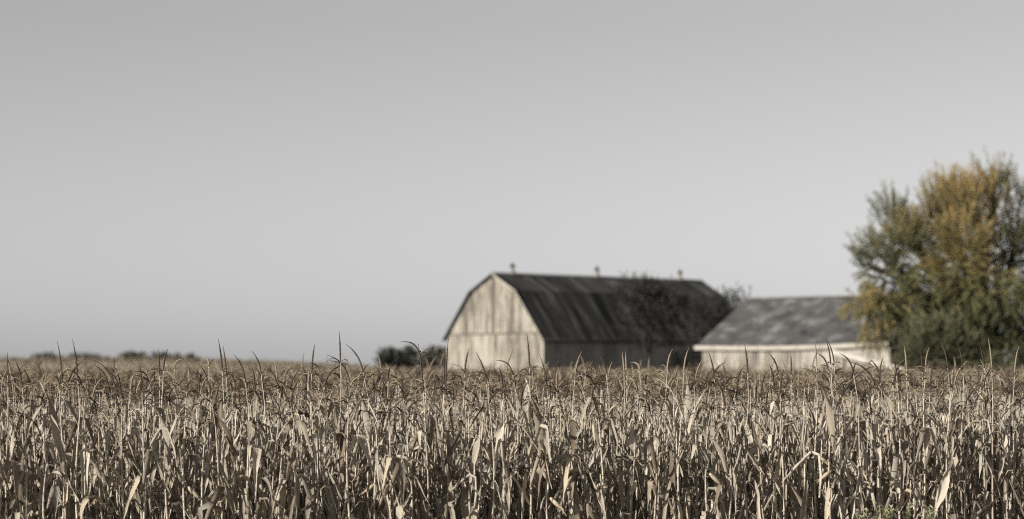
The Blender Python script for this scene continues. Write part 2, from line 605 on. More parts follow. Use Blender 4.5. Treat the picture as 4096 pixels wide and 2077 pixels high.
def eave_z(x):
    t = x / SL
    return 3.78 * (1 - t) * (1 - 2 * t) + 3.72 * 4 * t * (1 - t) + 3.98 * t * (2 * t - 1)


m_ = MB()
m_.box((0.05, 0.04, 0), (SL - 0.05, 0.16, 3.6))
fw = link('front_wall', m_.mesh('front_wall', M['dark_wood']), shed)
x = 0.0
while x < SL - 0.02:
    wx = min(rng.uniform(0.24, 0.36), SL - x)
    jit = rng.uniform(-0.01, 0.012)
    gap = 0.02 if rng.random() > 0.2 else 0.09
    board(fw, [(x, 0.02 + jit, 0.05), (x + wx - gap, 0.02 + jit, 0.05), (x + wx - gap, 0.02 + jit, eave_z(x) - 0.06), (x, 0.02 + jit, eave_z(x) - 0.06)], 1, -1, 0.028, M['shed_board'])
    x += wx
for xx, nm in ((SL - 0.0, 'end_wall'), (0.15, 'end_wall')):
    m_ = MB()
    pl = [(0.02, 0), (2 * SH - 0.02, 0), (2 * SH - 0.02, 3.6), (SH, RIDGE - 0.2), (0.02, 3.6)]
    m_.prism([(xx - 0.15, a, b) for a, b in pl], [(xx, a, b) for a, b in pl])
    link(nm, m_.mesh(nm, M['dark_wood']), shed)  # end walls coloured dark to stand for the shade on them
m_ = MB()
m_.box((0.16, 2 * SH - 0.16, 0), (SL - 0.16, 2 * SH - 0.03, 3.6))
link('rear_wall', m_.mesh('rear_wall', M['side_board_shade']), shed)
# roof in shingle courses, sagging with the eave
for back in (0, 1):
    m_ = MB()
    courses, nx = 22, 26
    OVX = 0.45
    for c in range(courses):
        t0, t1 = c / courses, (c + 1) / courses
        rows_ = []
        for (t, lift) in ((t0, 0.0), (t0, 0.045), (t1, 0.012)):
            row = []
            for i in range(nx + 1):
                xx = -OVX + (SL + OVX + 0.15) * i / nx
                ez = eave_z(min(max(xx, 0), SL)) - 0.16
                y = -0.4 + (SH + 0.4) * t
                z = ez + 0.05 + (RIDGE - ez - 0.05) * t - 0.10 * math.sin(math.pi * t) * math.sin(math.pi * i / nx) + lift
                z += 0.02 * math.sin(i * 1.7 + c * 0.6)
                row.append((xx, y if not back else 2 * SH - y, z))
            rows_.append(m_.verts(row))
        for r0, r1 in zip(rows_, rows_[1:]):
            for i in range(nx):
                f4 = (r0 + i, r0 + i + 1, r1 + i + 1, r1 + i)
                m_.face(f4 if not back else tuple(reversed(f4)))
    ro = link('roof_slope', m_.mesh('roof_slope', M['shed_roof']), shed)
    if not back:
        ro['label'] = 'mottled grey shingle roof facing the field'
        seg = 10
        fm = MB()
        top = [(-0.5 + (SL + 0.62) * i / seg) for i in range(seg + 1)]
        for xa, xb in zip(top, top[1:]):
            za, zb = eave_z(min(max(xa, 0), SL)), eave_z(min(max(xb, 0), SL))
            fm.prism([(xa, -0.46, za - 0.28), (xb, -0.46, zb - 0.28), (xb, -0.41, zb - 0.28), (xa, -0.41, za - 0.28)],
                     [(xa, -0.46, za + 0.03), (xb, -0.46, zb + 0.03), (xb, -0.41, zb + 0.03), (xa, -0.41, za + 0.03)])
        link('eave_board', fm.mesh('eave_board', M['shed_trim']), ro)
m_ = MB()
m_.prism([(-0.45, SH - 0.2, RIDGE - 0.05), (SL + 0.15, SH - 0.2, RIDGE - 0.05), (SL + 0.15, SH + 0.2, RIDGE - 0.05), (-0.45, SH + 0.2, RIDGE - 0.05)],
         [(-0.45, SH - 0.04, RIDGE + 0.09), (SL + 0.15, SH - 0.04, RIDGE + 0.09), (SL + 0.15, SH + 0.04, RIDGE + 0.09), (-0.45, SH + 0.04, RIDGE + 0.09)])
link('ridge_cap', m_.mesh('shed_ridge_cap', M['ridge_metal']), shed)

# the long pale beam that slopes down in front of the shed
A = px(3325, 1406, 203.5)
B = px(3620, 1484, 196.5)
bm_ = MB()
d = (B - A).normalized()
upv = Vector((0, 0, 1))
sidev = d.cross(upv).normalized()
nv = sidev.cross(d).normalized()
hw, hh = 0.09, 0.2
qa = [A + sidev * a * hw + nv * b * hh for a, b in ((-1, -1), (1, -1), (1, 1), (-1, 1))]
qb = [B + sidev * a * hw + nv * b * hh * 1.15 for a, b in ((-1, -1), (1, -1), (1, 1), (-1, 1))]
bm_.prism(qa, qb)
beam = bpy.data.objects.new('sloping_beam', None)
COL.objects.link(beam)
tag(beam, 'long pale beam sloping down in front of the shed wall', 'beam')
link('rail', bm_.mesh('beam_rail', M['trim']), beam)
for t in (0.06, 0.5, 0.93):
    p = A.lerp(B, t)
    pm = MB()
    pm.box((p.x - 0.07, p.y - 0.07 + 0.17, 0), (p.x + 0.07, p.y + 0.07 + 0.17, p.z + 0.02))
    link('post', pm.mesh('beam_post', M['shed_board']), beam)


# ------------------------------------------------------------------ trees
def add_leaf(mb, p, d, side, length, width, tint):
    """one folded leaf blade of two quads' worth of faces"""
    d = d.normalized()
    s = side - d * side.dot(d)
    if s.length < 1e-4:
        s = d.orthogonal()
    s.normalize()
    a = p
    m1 = p + d * length * 0.45 + s * width * 0.5
    m2 = p + d * length * 0.45 - s * width * 0.5
    e = p + d * length
    i = mb.verts([a, m1, e, m2], tint=tint)
    mb.face((i, i + 1, i + 2, i + 3))


def rnd_unit(r):
    while True:
        q = Vector((r.uniform(-1, 1), r.uniform(-1, 1), r.uniform(-1, 1)))
        if 0.05 < q.length < 1:
            return q.normalized()


def limb(mb, a, b, ra, rb, r, wob=0.06, n=7, sides=6):
    L = (b - a).length
    pts, rad = [], []
    off1, off2 = rnd_unit(r) * L * wob, rnd_unit(r) * L * wob
    for i in range(n + 1):
        t = i / n
        p = a.lerp(b, t) + off1 * math.sin(math.pi * t) + off2 * math.sin(2 * math.pi * t) * 0.5
        p.z += L * 0.08 * math.sin(math.pi * t)
        pts.append(p)
        rad.append(ra + (rb - ra) * t)
    mb.tube(pts, rad, sides)
    return pts


def make_tree(name, label, category, base, trunk_top, lobes, leaf_mat, leaf, seed, group=None, trunk_r=0.35, forks=3):
    """lobes: (centre, radii, twigs, up, tint_lo, tint_hi, leaves_per_twig, twig_length)"""
    r = random.Random(seed)
    root = bpy.data.objects.new(name, None)
    COL.objects.link(root)
    root.location = base
    tag(root, label, category, group)
    tm, cm = MB(), MB()
    O = Vector((0, 0, 0))
    top = Vector(trunk_top) - Vector(base)
    base_v = Vector(base)
    tm.tube([O + Vector((0, 0, -0.1)), O + Vector((0, 0, 0.35)), top * 0.5 + Vector((0.1 * trunk_r, 0, 0)), top], [trunk_r * 1.5, trunk_r * 1.08, trunk_r * 0.9, trunk_r * 0.72], 10)
    for (c, rad, twigs, up, t0, t1, lpt, tl) in lobes:
        c = Vector(c) - base_v
        rad = Vector(rad)
        main = limb(tm, top * r.uniform(0.7, 1.0), c, trunk_r * 0.5, trunk_r * 0.12, r)
        ends = []
        for _ in range(forks * 2):
            q = rnd_unit(r)
            e = c + Vector((q.x * rad.x, q.y * rad.y, q.z * rad.z)) * r.uniform(0.5, 0.9)
            st = main[r.randint(3, len(main) - 1)]
            ends.append(limb(tm, st, e, trunk_r * 0.16, trunk_r * 0.035, r, 0.1, 5, 5))
        for _ in range(twigs):
            q = rnd_unit(r)
            rr = r.random() ** 0.45
            p = c + Vector((q.x * rad.x, q.y * rad.y, q.z * rad.z)) * rr
            if p.z + base_v.z < 0.4:
                continue
            out_d = (q * 0.8 + Vector((-0.25 * up if up > 0.4 else 0, 0, up)) + rnd_unit(r) * 0.35).normalized()
            L = tl * r.uniform(0.6, 1.4) * (1.35 if up > 0.4 and tl == 1.15 else 1.0)
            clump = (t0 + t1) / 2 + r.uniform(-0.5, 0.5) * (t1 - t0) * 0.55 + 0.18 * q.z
            bend = Vector((0, 0, -0.75 if up < 0.3 else 0.35))
            pos = p.copy()
            dd = out_d.copy()
            n = max(3, int(lpt * r.uniform(0.6, 1.3)))
            tw = [pos.copy()]
            for i in range(n):
                pos = pos + dd * (L / n)
                dd = (dd + bend / n * 1.2).normalized()
                if i % 3 == 2:
                    tw.append(pos.copy())
                ld = (dd * 1.0 + rnd_unit(r) * 0.6)
                add_leaf(cm, pos + rnd_unit(r) * leaf[0] * 0.35, ld, rnd_unit(r), leaf[0] * r.uniform(0.7, 1.25), leaf[1] * r.uniform(0.7, 1.2), min(1, max(0, clump + r.uniform(-0.12, 0.12))))
            if len(tw) > 1 and r.random() < 0.6:
                tm.tube(tw, [0.022 * (1 - 0.8 * i / len(tw)) for i in range(len(tw))], 3, cap=False)
    link('trunk', tm.mesh(name + '_trunk', M['dark_bark' if name.startswith('dark') else 'bark'], True), root)
    cr = link('crown', cm.mesh(name + '_crown', leaf_mat), root)
    return root


def lobe(x, y, Y, rx, rz, twigs, up, t0, t1, lpt=26, tl=1.3, ry=None):
    if lpt == 26 and tl == 1.3:
        twigs = int(twigs * 1.3)
        lpt, tl = 40, 1.15
        rx, rz = rx * 0.8, rz * 0.8
    c = px(x, y, Y)
    k = Y / F
    return (c, (rx * k, (ry if ry else rx) * k, rz * k), twigs, up, t0, t1, lpt, tl)


TY = 184.0
b = px(3960, 1475, TY)
wl = [
    lobe(3905, 838, TY, 150, 130, 150, 0.9, 0.45, 0.95),
    lobe(3985, 748, TY + 1, 70, 70, 50, 1.3, 0.15, 0.6),
    lobe(3840, 808, TY - 1, 110, 90, 70, 1.0, 0.5, 1.0),
    lobe(3760, 848, TY, 60, 80, 40, 1.3, 0.3, 0.9),
    lobe(4075, 838, TY + 1, 70, 100, 40, 1.0, 0.1, 0.5),
    lobe(3570, 875, TY, 60, 60, 40, 1.4, 0.05, 0.45),
    lobe(3520, 1020, TY, 85, 60, 75, 0.5, 0.05, 0.55),
    lobe(3610, 975, TY - 1, 90, 90, 90, 0.6, 0.15, 0.7),
    lobe(3720, 945, TY, 110, 110, 130, 0.5, 0.35, 0.95),
    lobe(3850, 975, TY - 2, 140, 140, 210, 0.3, 0.3, 0.95),
    lobe(4020, 1000, TY, 150, 170, 200, 0.3, 0.05, 0.7),
    lobe(4200, 1000, TY + 1, 200, 280, 260, 0.3, 0.0, 0.6),
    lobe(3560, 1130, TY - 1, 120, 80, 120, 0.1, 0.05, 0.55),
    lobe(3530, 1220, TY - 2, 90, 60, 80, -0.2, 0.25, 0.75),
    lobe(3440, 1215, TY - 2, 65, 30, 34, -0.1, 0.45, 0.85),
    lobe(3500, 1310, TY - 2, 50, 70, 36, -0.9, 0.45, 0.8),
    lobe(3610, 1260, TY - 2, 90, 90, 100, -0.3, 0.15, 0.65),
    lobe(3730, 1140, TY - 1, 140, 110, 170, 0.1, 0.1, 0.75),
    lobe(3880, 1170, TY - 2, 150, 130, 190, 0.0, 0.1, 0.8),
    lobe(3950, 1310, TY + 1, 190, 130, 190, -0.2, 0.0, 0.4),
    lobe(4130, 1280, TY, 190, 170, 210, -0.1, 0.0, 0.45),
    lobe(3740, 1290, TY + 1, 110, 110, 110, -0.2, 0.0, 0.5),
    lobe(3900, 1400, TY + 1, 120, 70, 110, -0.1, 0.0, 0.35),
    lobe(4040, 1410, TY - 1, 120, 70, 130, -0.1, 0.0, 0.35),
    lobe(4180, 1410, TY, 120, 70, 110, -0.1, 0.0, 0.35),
    lobe(4000, 1180, TY - 3, 110, 120, 130, 0.0, 0.1, 0.6),
    lobe(3820, 1080, TY - 2, 120, 90, 120, 0.1, 0.35, 0.9),
    lobe(3660, 970, TY, 70, 50, 50, 0.8, 0.1, 0.6),
    lobe(3715, 840, TY - 1, 30, 55, 12, 1.7, 0.2, 0.7),
    lobe(3800, 770, TY, 36, 40, 16, 1.7, 0.4, 0.9),
    lobe(3465, 1060, TY - 1, 34, 34, 18, 1.0, 0.05, 0.5),
]
make_tree('willow_tree', 'tall olive and amber willow tree towering over the shed', 'tree', (b.x, TY, 0), (b.x - 0.1, TY, 3.4), wl, M['willow_leaf'], (0.24, 0.06), 11, trunk_r=0.55)
BY = 172.0
b = px(3730, 1475, BY)
bl = [lobe(3700, 1400, BY, 90, 70, 170, 0.3, 0.1, 0.8, 26, 0.9), lobe(3790, 1390, BY, 90, 85, 180, 0.4, 0.1, 0.8, 26, 0.9), lobe(3740, 1345, BY, 70, 55, 110, 0.7, 0.2, 0.9, 26, 0.9),
      lobe(3880, 1440, BY, 80, 60, 90, 0.3, 0.0, 0.6, 26, 0.9)]
make_tree('round_shrub', 'rounded grey green shrub at the foot of the tall willow', 'shrub', (b.x, BY, 0), (b.x, BY, 1.0), bl, M['bush_leaf'], (0.22, 0.08), 12, trunk_r=0.16)

DY = 243.0
b = px(2600, 1475, DY)
dl = [lobe(2560, 1190, DY, 80, 50, 90, 1.0, 0.0, 0.9, 20, 1.2), lobe(2620, 1260, DY, 95, 80, 160, 0.4, 0.0, 0.8, 20, 1.2), lobe(2500, 1150, DY, 16, 24, 5, 1.4, 0.2, 1.0, 10, 1.1),
      lobe(2570, 1150, DY, 40, 20, 14, 1.0, 0.2, 1.0, 12, 1.0), lobe(2690, 1300, DY, 60, 60, 50, 0.4, 0, 0.8, 20, 1.1), lobe(2540, 1300, DY, 60, 70, 46, 0.3, 0, 0.8, 20, 1.1), lobe(2650, 1170, DY, 35, 30, 18, 0.8, 0, 0.9, 14, 1.1)]
make_tree('dark_tree', 'dark thin-leaved tree standing against the barn roof', 'tree', (b.x, DY, 0), (b.x, DY, 3.5), dl, M['dark_leaf'], (0.26, 0.12), 13, trunk_r=0.2)
EY = 236.0
b = px(2910, 1475, EY)
el_ = [lobe(2930, 1290, EY, 90, 70, 150, 0.5, 0, 0.8, 20, 1.2), lobe(2920, 1215, EY, 38, 32, 30, 1.1, 0, 0.8, 12, 1.2), lobe(2830, 1250, EY, 55, 45, 44, 0.8, 0, 0.8, 16, 1.2), lobe(2985, 1215, EY, 22, 34, 10, 1.3, 0.2, 0.9, 10, 1.2),
       lobe(2850, 1360, EY, 80, 70, 100, 0.4, 0, 0.7, 20, 1.2), lobe(2960, 1370, EY, 70, 70, 80, 0.4, 0, 0.7, 20, 1.2)]
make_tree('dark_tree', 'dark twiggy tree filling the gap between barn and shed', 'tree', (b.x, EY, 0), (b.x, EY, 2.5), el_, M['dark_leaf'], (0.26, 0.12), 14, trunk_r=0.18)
# low dark scrub at the barn's foot
b = px(2745, 1475, 238)
make_tree('dark_shrub', 'low dark shrub at the foot of the barn side wall beside the shed', 'shrub', (b.x, 238, 0), (b.x, 238, 0.8),
          [lobe(2725, 1455, 238, 55, 28, 60, 0.5, 0, 0.6, 18, 0.9), lobe(2780, 1450, 238, 40, 34, 50, 0.5, 0, 0.6, 18, 0.9)], M['dark_leaf'], (0.26, 0.12), 15, trunk_r=0.1)

far_trees = [
    (1568, 1446, 330, 36, 30, 'rounded dark tree on the skyline, farthest from the barn of the three beside it', 1424),
    (1636, 1450, 335, 20, 30, 'small pointed dark tree, middle one of three beside the barn gable', 1424),
    (1740, 1450, 322, 46, 30, 'broad brownish tree on the skyline touching the barn gable', 1420),
]
for i, (x, y, Y, rx, rz, lab, ty) in enumerate(far_trees):
    b = px(x, HORIZON, Y)
    gz = ground_z(b.x, Y)
    lb = [lobe(x, y, Y, rx, rz, 130, 0.5, 0.0 if i < 2 else 0.5, 0.5 if i < 2 else 1.0, 18, 1.0), lobe(x + 12, ty + 10, Y, rx * 0.45, 14, 40, 1.0, 0, 0.5, 16, 0.9), lobe(x - rx * 0.5, y + 8, Y, rx * 0.5, 26, 60, 0.5, 0, 0.6, 16, 0.9)]
    make_tree('distant_tree', lab, 'tree', (b.x, Y, gz), (b.x, Y, gz + 1.6), lb, M['far_leaf'], (0.36, 0.2), 30 + i, 'trees on the far skyline', trunk_r=0.18, forks=2)
hedge = [(190, 1455, 470, 40, 13, 'faint low dark bush on the skyline nearest the picture edge'), (330, 1455, 480, 70, 11, 'faint low flat bush, second along the far skyline'),
         (535, 1451, 460, 38, 15, 'faint rounded bush standing highest on the open far skyline'), (650, 1452, 500, 40, 13, 'faint broad bush next to the highest one on the far skyline'),
         (745, 1456, 500, 40, 11, 'faint low bush at the thin end of the far hedge')]
for i, (x, y, Y, rx, rz, lab) in enumerate(hedge):
    b = px(x, HORIZON, Y)
    gz = ground_z(b.x, Y)
    lb = [lobe(x, y, Y, rx, rz, 150, 0.5, 0.0, 0.7, 14, 1.2), lobe(x + rx * 0.7, y + 8, Y, rx * 0.6, rz * 0.7, 70, 0.5, 0.2, 0.8, 14, 1.2)]
    make_tree('distant_bush', lab, 'bush', (b.x, Y, gz), (b.x, Y, gz + 1.2), lb, M['far_leaf'], (0.5, 0.3), 50 + i, 'bushes on the far skyline', trunk_r=0.14, forks=2)


# ------------------------------------------------------------------ corn parts
def leaf_points(r, style):
    """centre line, width and twist of one dry leaf that leaves the stalk along +x"""
    n = 13
    L = r.uniform(0.5, 0.95)
    th0 = math.radians(r.uniform(48, 74))
    fold = r.uniform(0.2, 0.55)
    hang = math.radians(r.uniform(-92, -68))
    pts = [Vector((0.0, 0, 0))]
    w = []
    wob = r.uniform(-0.5, 0.5)
    wob2 = r.uniform(-0.6, 0.6)
    yaw = 0
    for i in range(n):
        s = (i + 0.5) / n
        if style == 'fold':
            th = th0 if s < fold else (th0 + hang) / 2 if s < fold + 0.09 else hang + 0.12 * math.sin(s * 9 + wob * 6)
        elif style == 'arch':
            th = th0 + (hang - th0) * smooth(0.05, 0.85, s)
        elif style == 'hang':
            th = math.radians(25) if s < 0.08 else hang
        else:
            th = th0 + math.radians(8) - 0.9 * s * s
        yaw = wob * s + wob2 * s * s
        d = Vector((math.cos(th) * math.cos(yaw), math.cos(th) * math.sin(yaw), math.sin(th)))
        pts.append(pts[-1] + d * (L / n))
    return pts, L, n


def add_corn_leaf(mb, r, style, M0=Matrix.Identity(4), tint=0.0, mi=0):
    pts, L, n = leaf_points(r, style)
    wmax = r.uniform(0.017, 0.045)
    twist = r.uniform(-1, 1) * (2.4 if style in ('fold', 'hang') else 1.3)
    tw0 = r.uniform(-0.3, 0.3)
    curl = r.uniform(0.5, 1.9)
    rip = r.uniform(0, 6)
    torn = r.random() < 0.3
    rows_ = []
    ks = (-1, -0.5, 0, 0.5, 1)
    for i, p in enumerate(pts):
        s = i / n
        t = (pts[min(i + 1, n)] - pts[max(i - 1, 0)]).normalized()
        b0 = Vector((-math.sin(0.0), 1, 0))
        b0 = (b0 - t * b0.dot(t)).normalized()
        n0 = t.cross(b0)
        ph = tw0 + twist * s * s
        bb = b0 * math.cos(ph) + n0 * math.sin(ph)
        nn = n0 * math.cos(ph) - b0 * math.sin(ph)
        wd = wmax * min(1.0, 0.45 + s * 3.2) * (1 - smooth(0.35, 1.03, s)) ** 0.75 + 0.002
        if torn and i == n:
            wd = wmax * 0.6
        cu = curl * (0.7 + 0.5 * math.sin(rip + s * 7))
        row = []
        for k in ks:
            a = cu * k
            q = p + (bb * math.sin(a) / max(cu, 0.2) + nn * (1 - math.cos(a)) / max(cu, 0.2)) * wd
            q = q + nn * (0.004 * math.sin(s * 23 + k * 4 + rip))
            row.append(M0 @ q)
        rows_.append(mb.verts(row, tint=tint, across=[k * 0.5 + 0.5 for k in ks]))
    for a, b in zip(rows_, rows_[1:]):
        for k in range(4):
            mb.face((a + k, a + k + 1, b + k + 1, b + k), mi)


def add_stalk(mb, r, h, mi=0):
    nodes = 9
    pts, rad, band = [], [], []
    bx, by = r.uniform(-0.04, 0.04), r.uniform(-0.04, 0.04)
    for j in range(nodes):
        for (f, rr, bd) in ((0.0, 1.35, 0.9), (0.07, 1.0, 0.15), (0.9, 0.93, 0.0)):
            t = (j + f) / nodes
            pts.append(Vector((bx * math.sin(math.pi * t) , by * math.sin(math.pi * t * 1.4), h * t)))
            rad.append((0.015 - 0.0085 * t) * rr)
            band.append(bd)
    pts.append(Vector((0, by * math.sin(math.pi * 1.4), h)))
    rad.append(0.0045)
    band.append(0)
    # bring the top back over the axis
    dx = pts[-1].copy()
    dx.z = 0
    pts = [p - dx * (p.z / h) for p in pts]
    mb.tube(pts, rad, 6, mi, node_band=band)


def add_spike(mb, r, pts, r0, mi, sides=5, sub=3):
    """a tassel branch set with rows of small spikelets: a knobbly tapering rod"""
    fine = []
    for a, b in zip(pts, pts[1:]):
        for s in range(sub):
            fine.append(a.lerp(b, s / sub))
    fine.append(pts[-1])
    n = len(fine)
    rad = []
    for i in range(n):
        t = i / (n - 1)
        base = r0 * (0.55 + 0.45 * smooth(0, 0.18, t)) * (1 - 0.75 * smooth(0.55, 1.0, t))
        rad.append(base * (1.22 if i % 2 else 0.8) * r.uniform(0.88, 1.12))
    mb.tube(fine, rad, sides, mi)
    # single spikelets standing off the rod
    for i in range(1, n - 1):
        if r.random() < 0.75:
            d = (fine[i + 1] - fine[i - 1]).normalized()
            q = rnd_unit(r)
            q = (q - d * q.dot(d)).normalized()
            p = fine[i] + q * rad[i] * 0.7
            e = p + (d * 0.9 + q * 0.55).normalized() * r.uniform(0.009, 0.015)
            s = d.cross(q) * 0.003
            k = mb.verts([p - s, p + s, e, p + q * 0.003 + d * 0.004])
            mb.face((k, k + 1, k + 2), mi)
            mb.face((k, k + 2, k + 3), mi)


def add_tassel(mb, r, base, tip, bend, stem_from, n_br, mi_sp, mi_stem, mi_br=None):
    """central spike from base to tip (bend pushes it into an arc), thin stem below, arching side branches"""
    base, tip, stem_from = Vector(base), Vector(tip), Vector(stem_from)
    mi_br = mi_sp if mi_br is None else mi_br
    nseg = 10
    stem_dir = (base - stem_from)
    pts = []
    L = (tip - base).length
    # quadratic arc: leaves the base along the stem, ends at the tip
    ctrl = base + (stem_dir.normalized() * 0.6 + Vector((0, 0, 0.4))).normalized() * L * (0.45 + 0.25 * bend)
    for i in range(nseg + 1):
        t = i / nseg
        pts.append(base * (1 - t) ** 2 + ctrl * 2 * t * (1 - t) + tip * t * t)
    add_spike(mb, r, pts, r.uniform(0.0082, 0.0108), mi_sp)
    stem_pts = [stem_from.lerp(base, i / 4) for i in range(5)]
    mb.tube(stem_pts, [0.0048, 0.0045, 0.0042, 0.004, 0.004], 5, mi_stem)
    for k in range(n_br):
        st = stem_from.lerp(base, r.uniform(0.62, 1.0))
        ang = r.uniform(0, 2 * math.pi)
        rise = math.radians(r.uniform(35, 68))
        Lb = r.uniform(0.13, 0.25)
        p = st.copy()
        bp = [p.copy()]
        droop = r.uniform(1.0, 3.0)
        for i in range(6):
            th = rise - droop * (i / 5) ** 1.2
            p = p + Vector((math.cos(th) * math.cos(ang), math.cos(th) * math.sin(ang), math.sin(th))) * (Lb / 6)
            bp.append(p.copy())
        add_spike(mb, r, bp, r.uniform(0.0036, 0.005), mi_br, 4, 2)


def add_ear(mb, r, mi=0, M0=Matrix.Identity(4)):
    """a husked ear hanging from the stalk: an elongated pod with loose husk tips"""
    ang = math.radians(r.uniform(-70, 30))
    d = Vector((math.cos(ang), 0, math.sin(ang)))
    L = r.uniform(0.17, 0.23)
    pts, rad = [], []
    for i in range(8):
        t = i / 7
        pts.append(M0 @ (Vector((0.01, 0, 0)) + d * (t * L)))
        rad.append(0.026 * math.sin(math.pi * min(0.97, 0.14 + 0.8 * t)) ** 0.7)
    mb.tube(pts, rad, 7, mi)
    e = Vector((0.01, 0, 0)) + d * L * 0.8
    for k in range(4):
        q = rnd_unit(r)
        a = e + q * 0.012
        t_ = a + (d * 0.6 + q * 0.5 + Vector((0, 0, -0.35))) * r.uniform(0.06, 0.12)
        s = d.cross(q).normalized() * 0.012
        i = mb.verts([M0 @ (a - s), M0 @ (a + s), M0 @ (t_ + s * 0.3), M0 @ (t_ - s * 0.3)])
        mb.face((i, i + 1, i + 2, i + 3), mi)


STYLES = ['fold', 'fold', 'hang', 'fold', 'hang', 'fold', 'up', 'arch', 'hang', 'fold']
LEAVES = []
for i in range(40):
    q = MB()
    r = random.Random(100 + i)
    st = STYLES[i % len(STYLES)]
    add_corn_leaf(q, r, st)
    LEAVES.append((st, q.mesh('leaf', M['leaf'], True)))
STALKS = []
for i in range(8):
    q = MB()
    add_stalk(q, random.Random(200 + i), 1.0)
    STALKS.append(q.mesh('stalk', M['stalk'], True))
TASSELS = []
for i in range(30):
    q = MB()
    r = random.Random(300 + i)
    lean = r.uniform(0.0, 0.24)
    bend = r.random()
    hook = r.random() < 0.22
    base = Vector((lean * 0.35, 0, 0.2))
    tip = base + (Vector((lean + 0.05, 0, r.uniform(0.22, 0.34))) if not hook else Vector((0.2, 0, 0.13)))
    pale = i % 5 == 0
    add_tassel(q, r, base, tip, bend, (0, 0, -0.02), r.randint(4, 10), 0, 1, 2)
    TASSELS.append(q.mesh('tassel', [M['tassel_pale' if pale else 'tassel_dark'], M['stalk'], M['tassel_pale' if i % 3 == 0 else 'tassel_dark']], True))
EARS = []
for i in range(5):
    q = MB()
    add_ear(q, random.Random(400 + i))
    EARS.append(q.mesh('ear', M['husk'], True))


def corn_plant(loc, h, yaw, label, group, r, tassel=None, tilt=(0, 0)):
    root = bpy.data.objects.new('corn_plant', None)
    COL.objects.link(root)
    root.location = loc
    root.rotation_euler = (tilt[0], tilt[1], yaw)
    tag(root, label, 'corn plant', group)
    link('stalk', STALKS[r.randrange(len(STALKS))], root, (0, 0, 0), (0, 0, r.uniform(0, 6.28)), (1, 1, h))
    n = r.randint(7, 9)
    a0 = r.uniform(0, 6.28)
    for i in range(n):
        t = 0.07 + 0.80 * i / (n - 1) + r.uniform(-0.03, 0.03)
        st, me = LEAVES[r.randrange(len(LEAVES))]
        if t < 0.5 and st == 'up':
            st, me = LEAVES[4]
        s = r.uniform(0.85, 1.28) * (1.0 if t < 0.7 else 0.72)
        link('leaf', me, root, (0, 0, h * t), (r.uniform(-0.15, 0.15), r.uniform(-0.2, 0.2), a0 + i * math.pi + r.uniform(-0.7, 0.7)), (s, s * r.uniform(0.85, 1.25), s))
    if tassel:
        link('tassel', tassel, root, (0, 0, h))
    else:
        k = r.uniform(0.7, 1.12)
        link('tassel', TASSELS[r.randrange(len(TASSELS))], root, (0, 0, h), (0, 0, r.uniform(0, 6.28)), (k, k, k))
    if r.random() < 0.55:
        link('ear', EARS[r.randrange(len(EARS))], root, (0, 0, h * r.uniform(0.42, 0.6)), (0, 0, r.uniform(0, 6.28)))
    return root


# rows run across the view; the field's edge draws back towards the right
EDGE0, SLOPE, ROW = 29.6, 0.2, 0.76


def row_y(x, k):
    return EDGE0 + SLOPE * x + k * ROW * 1.044


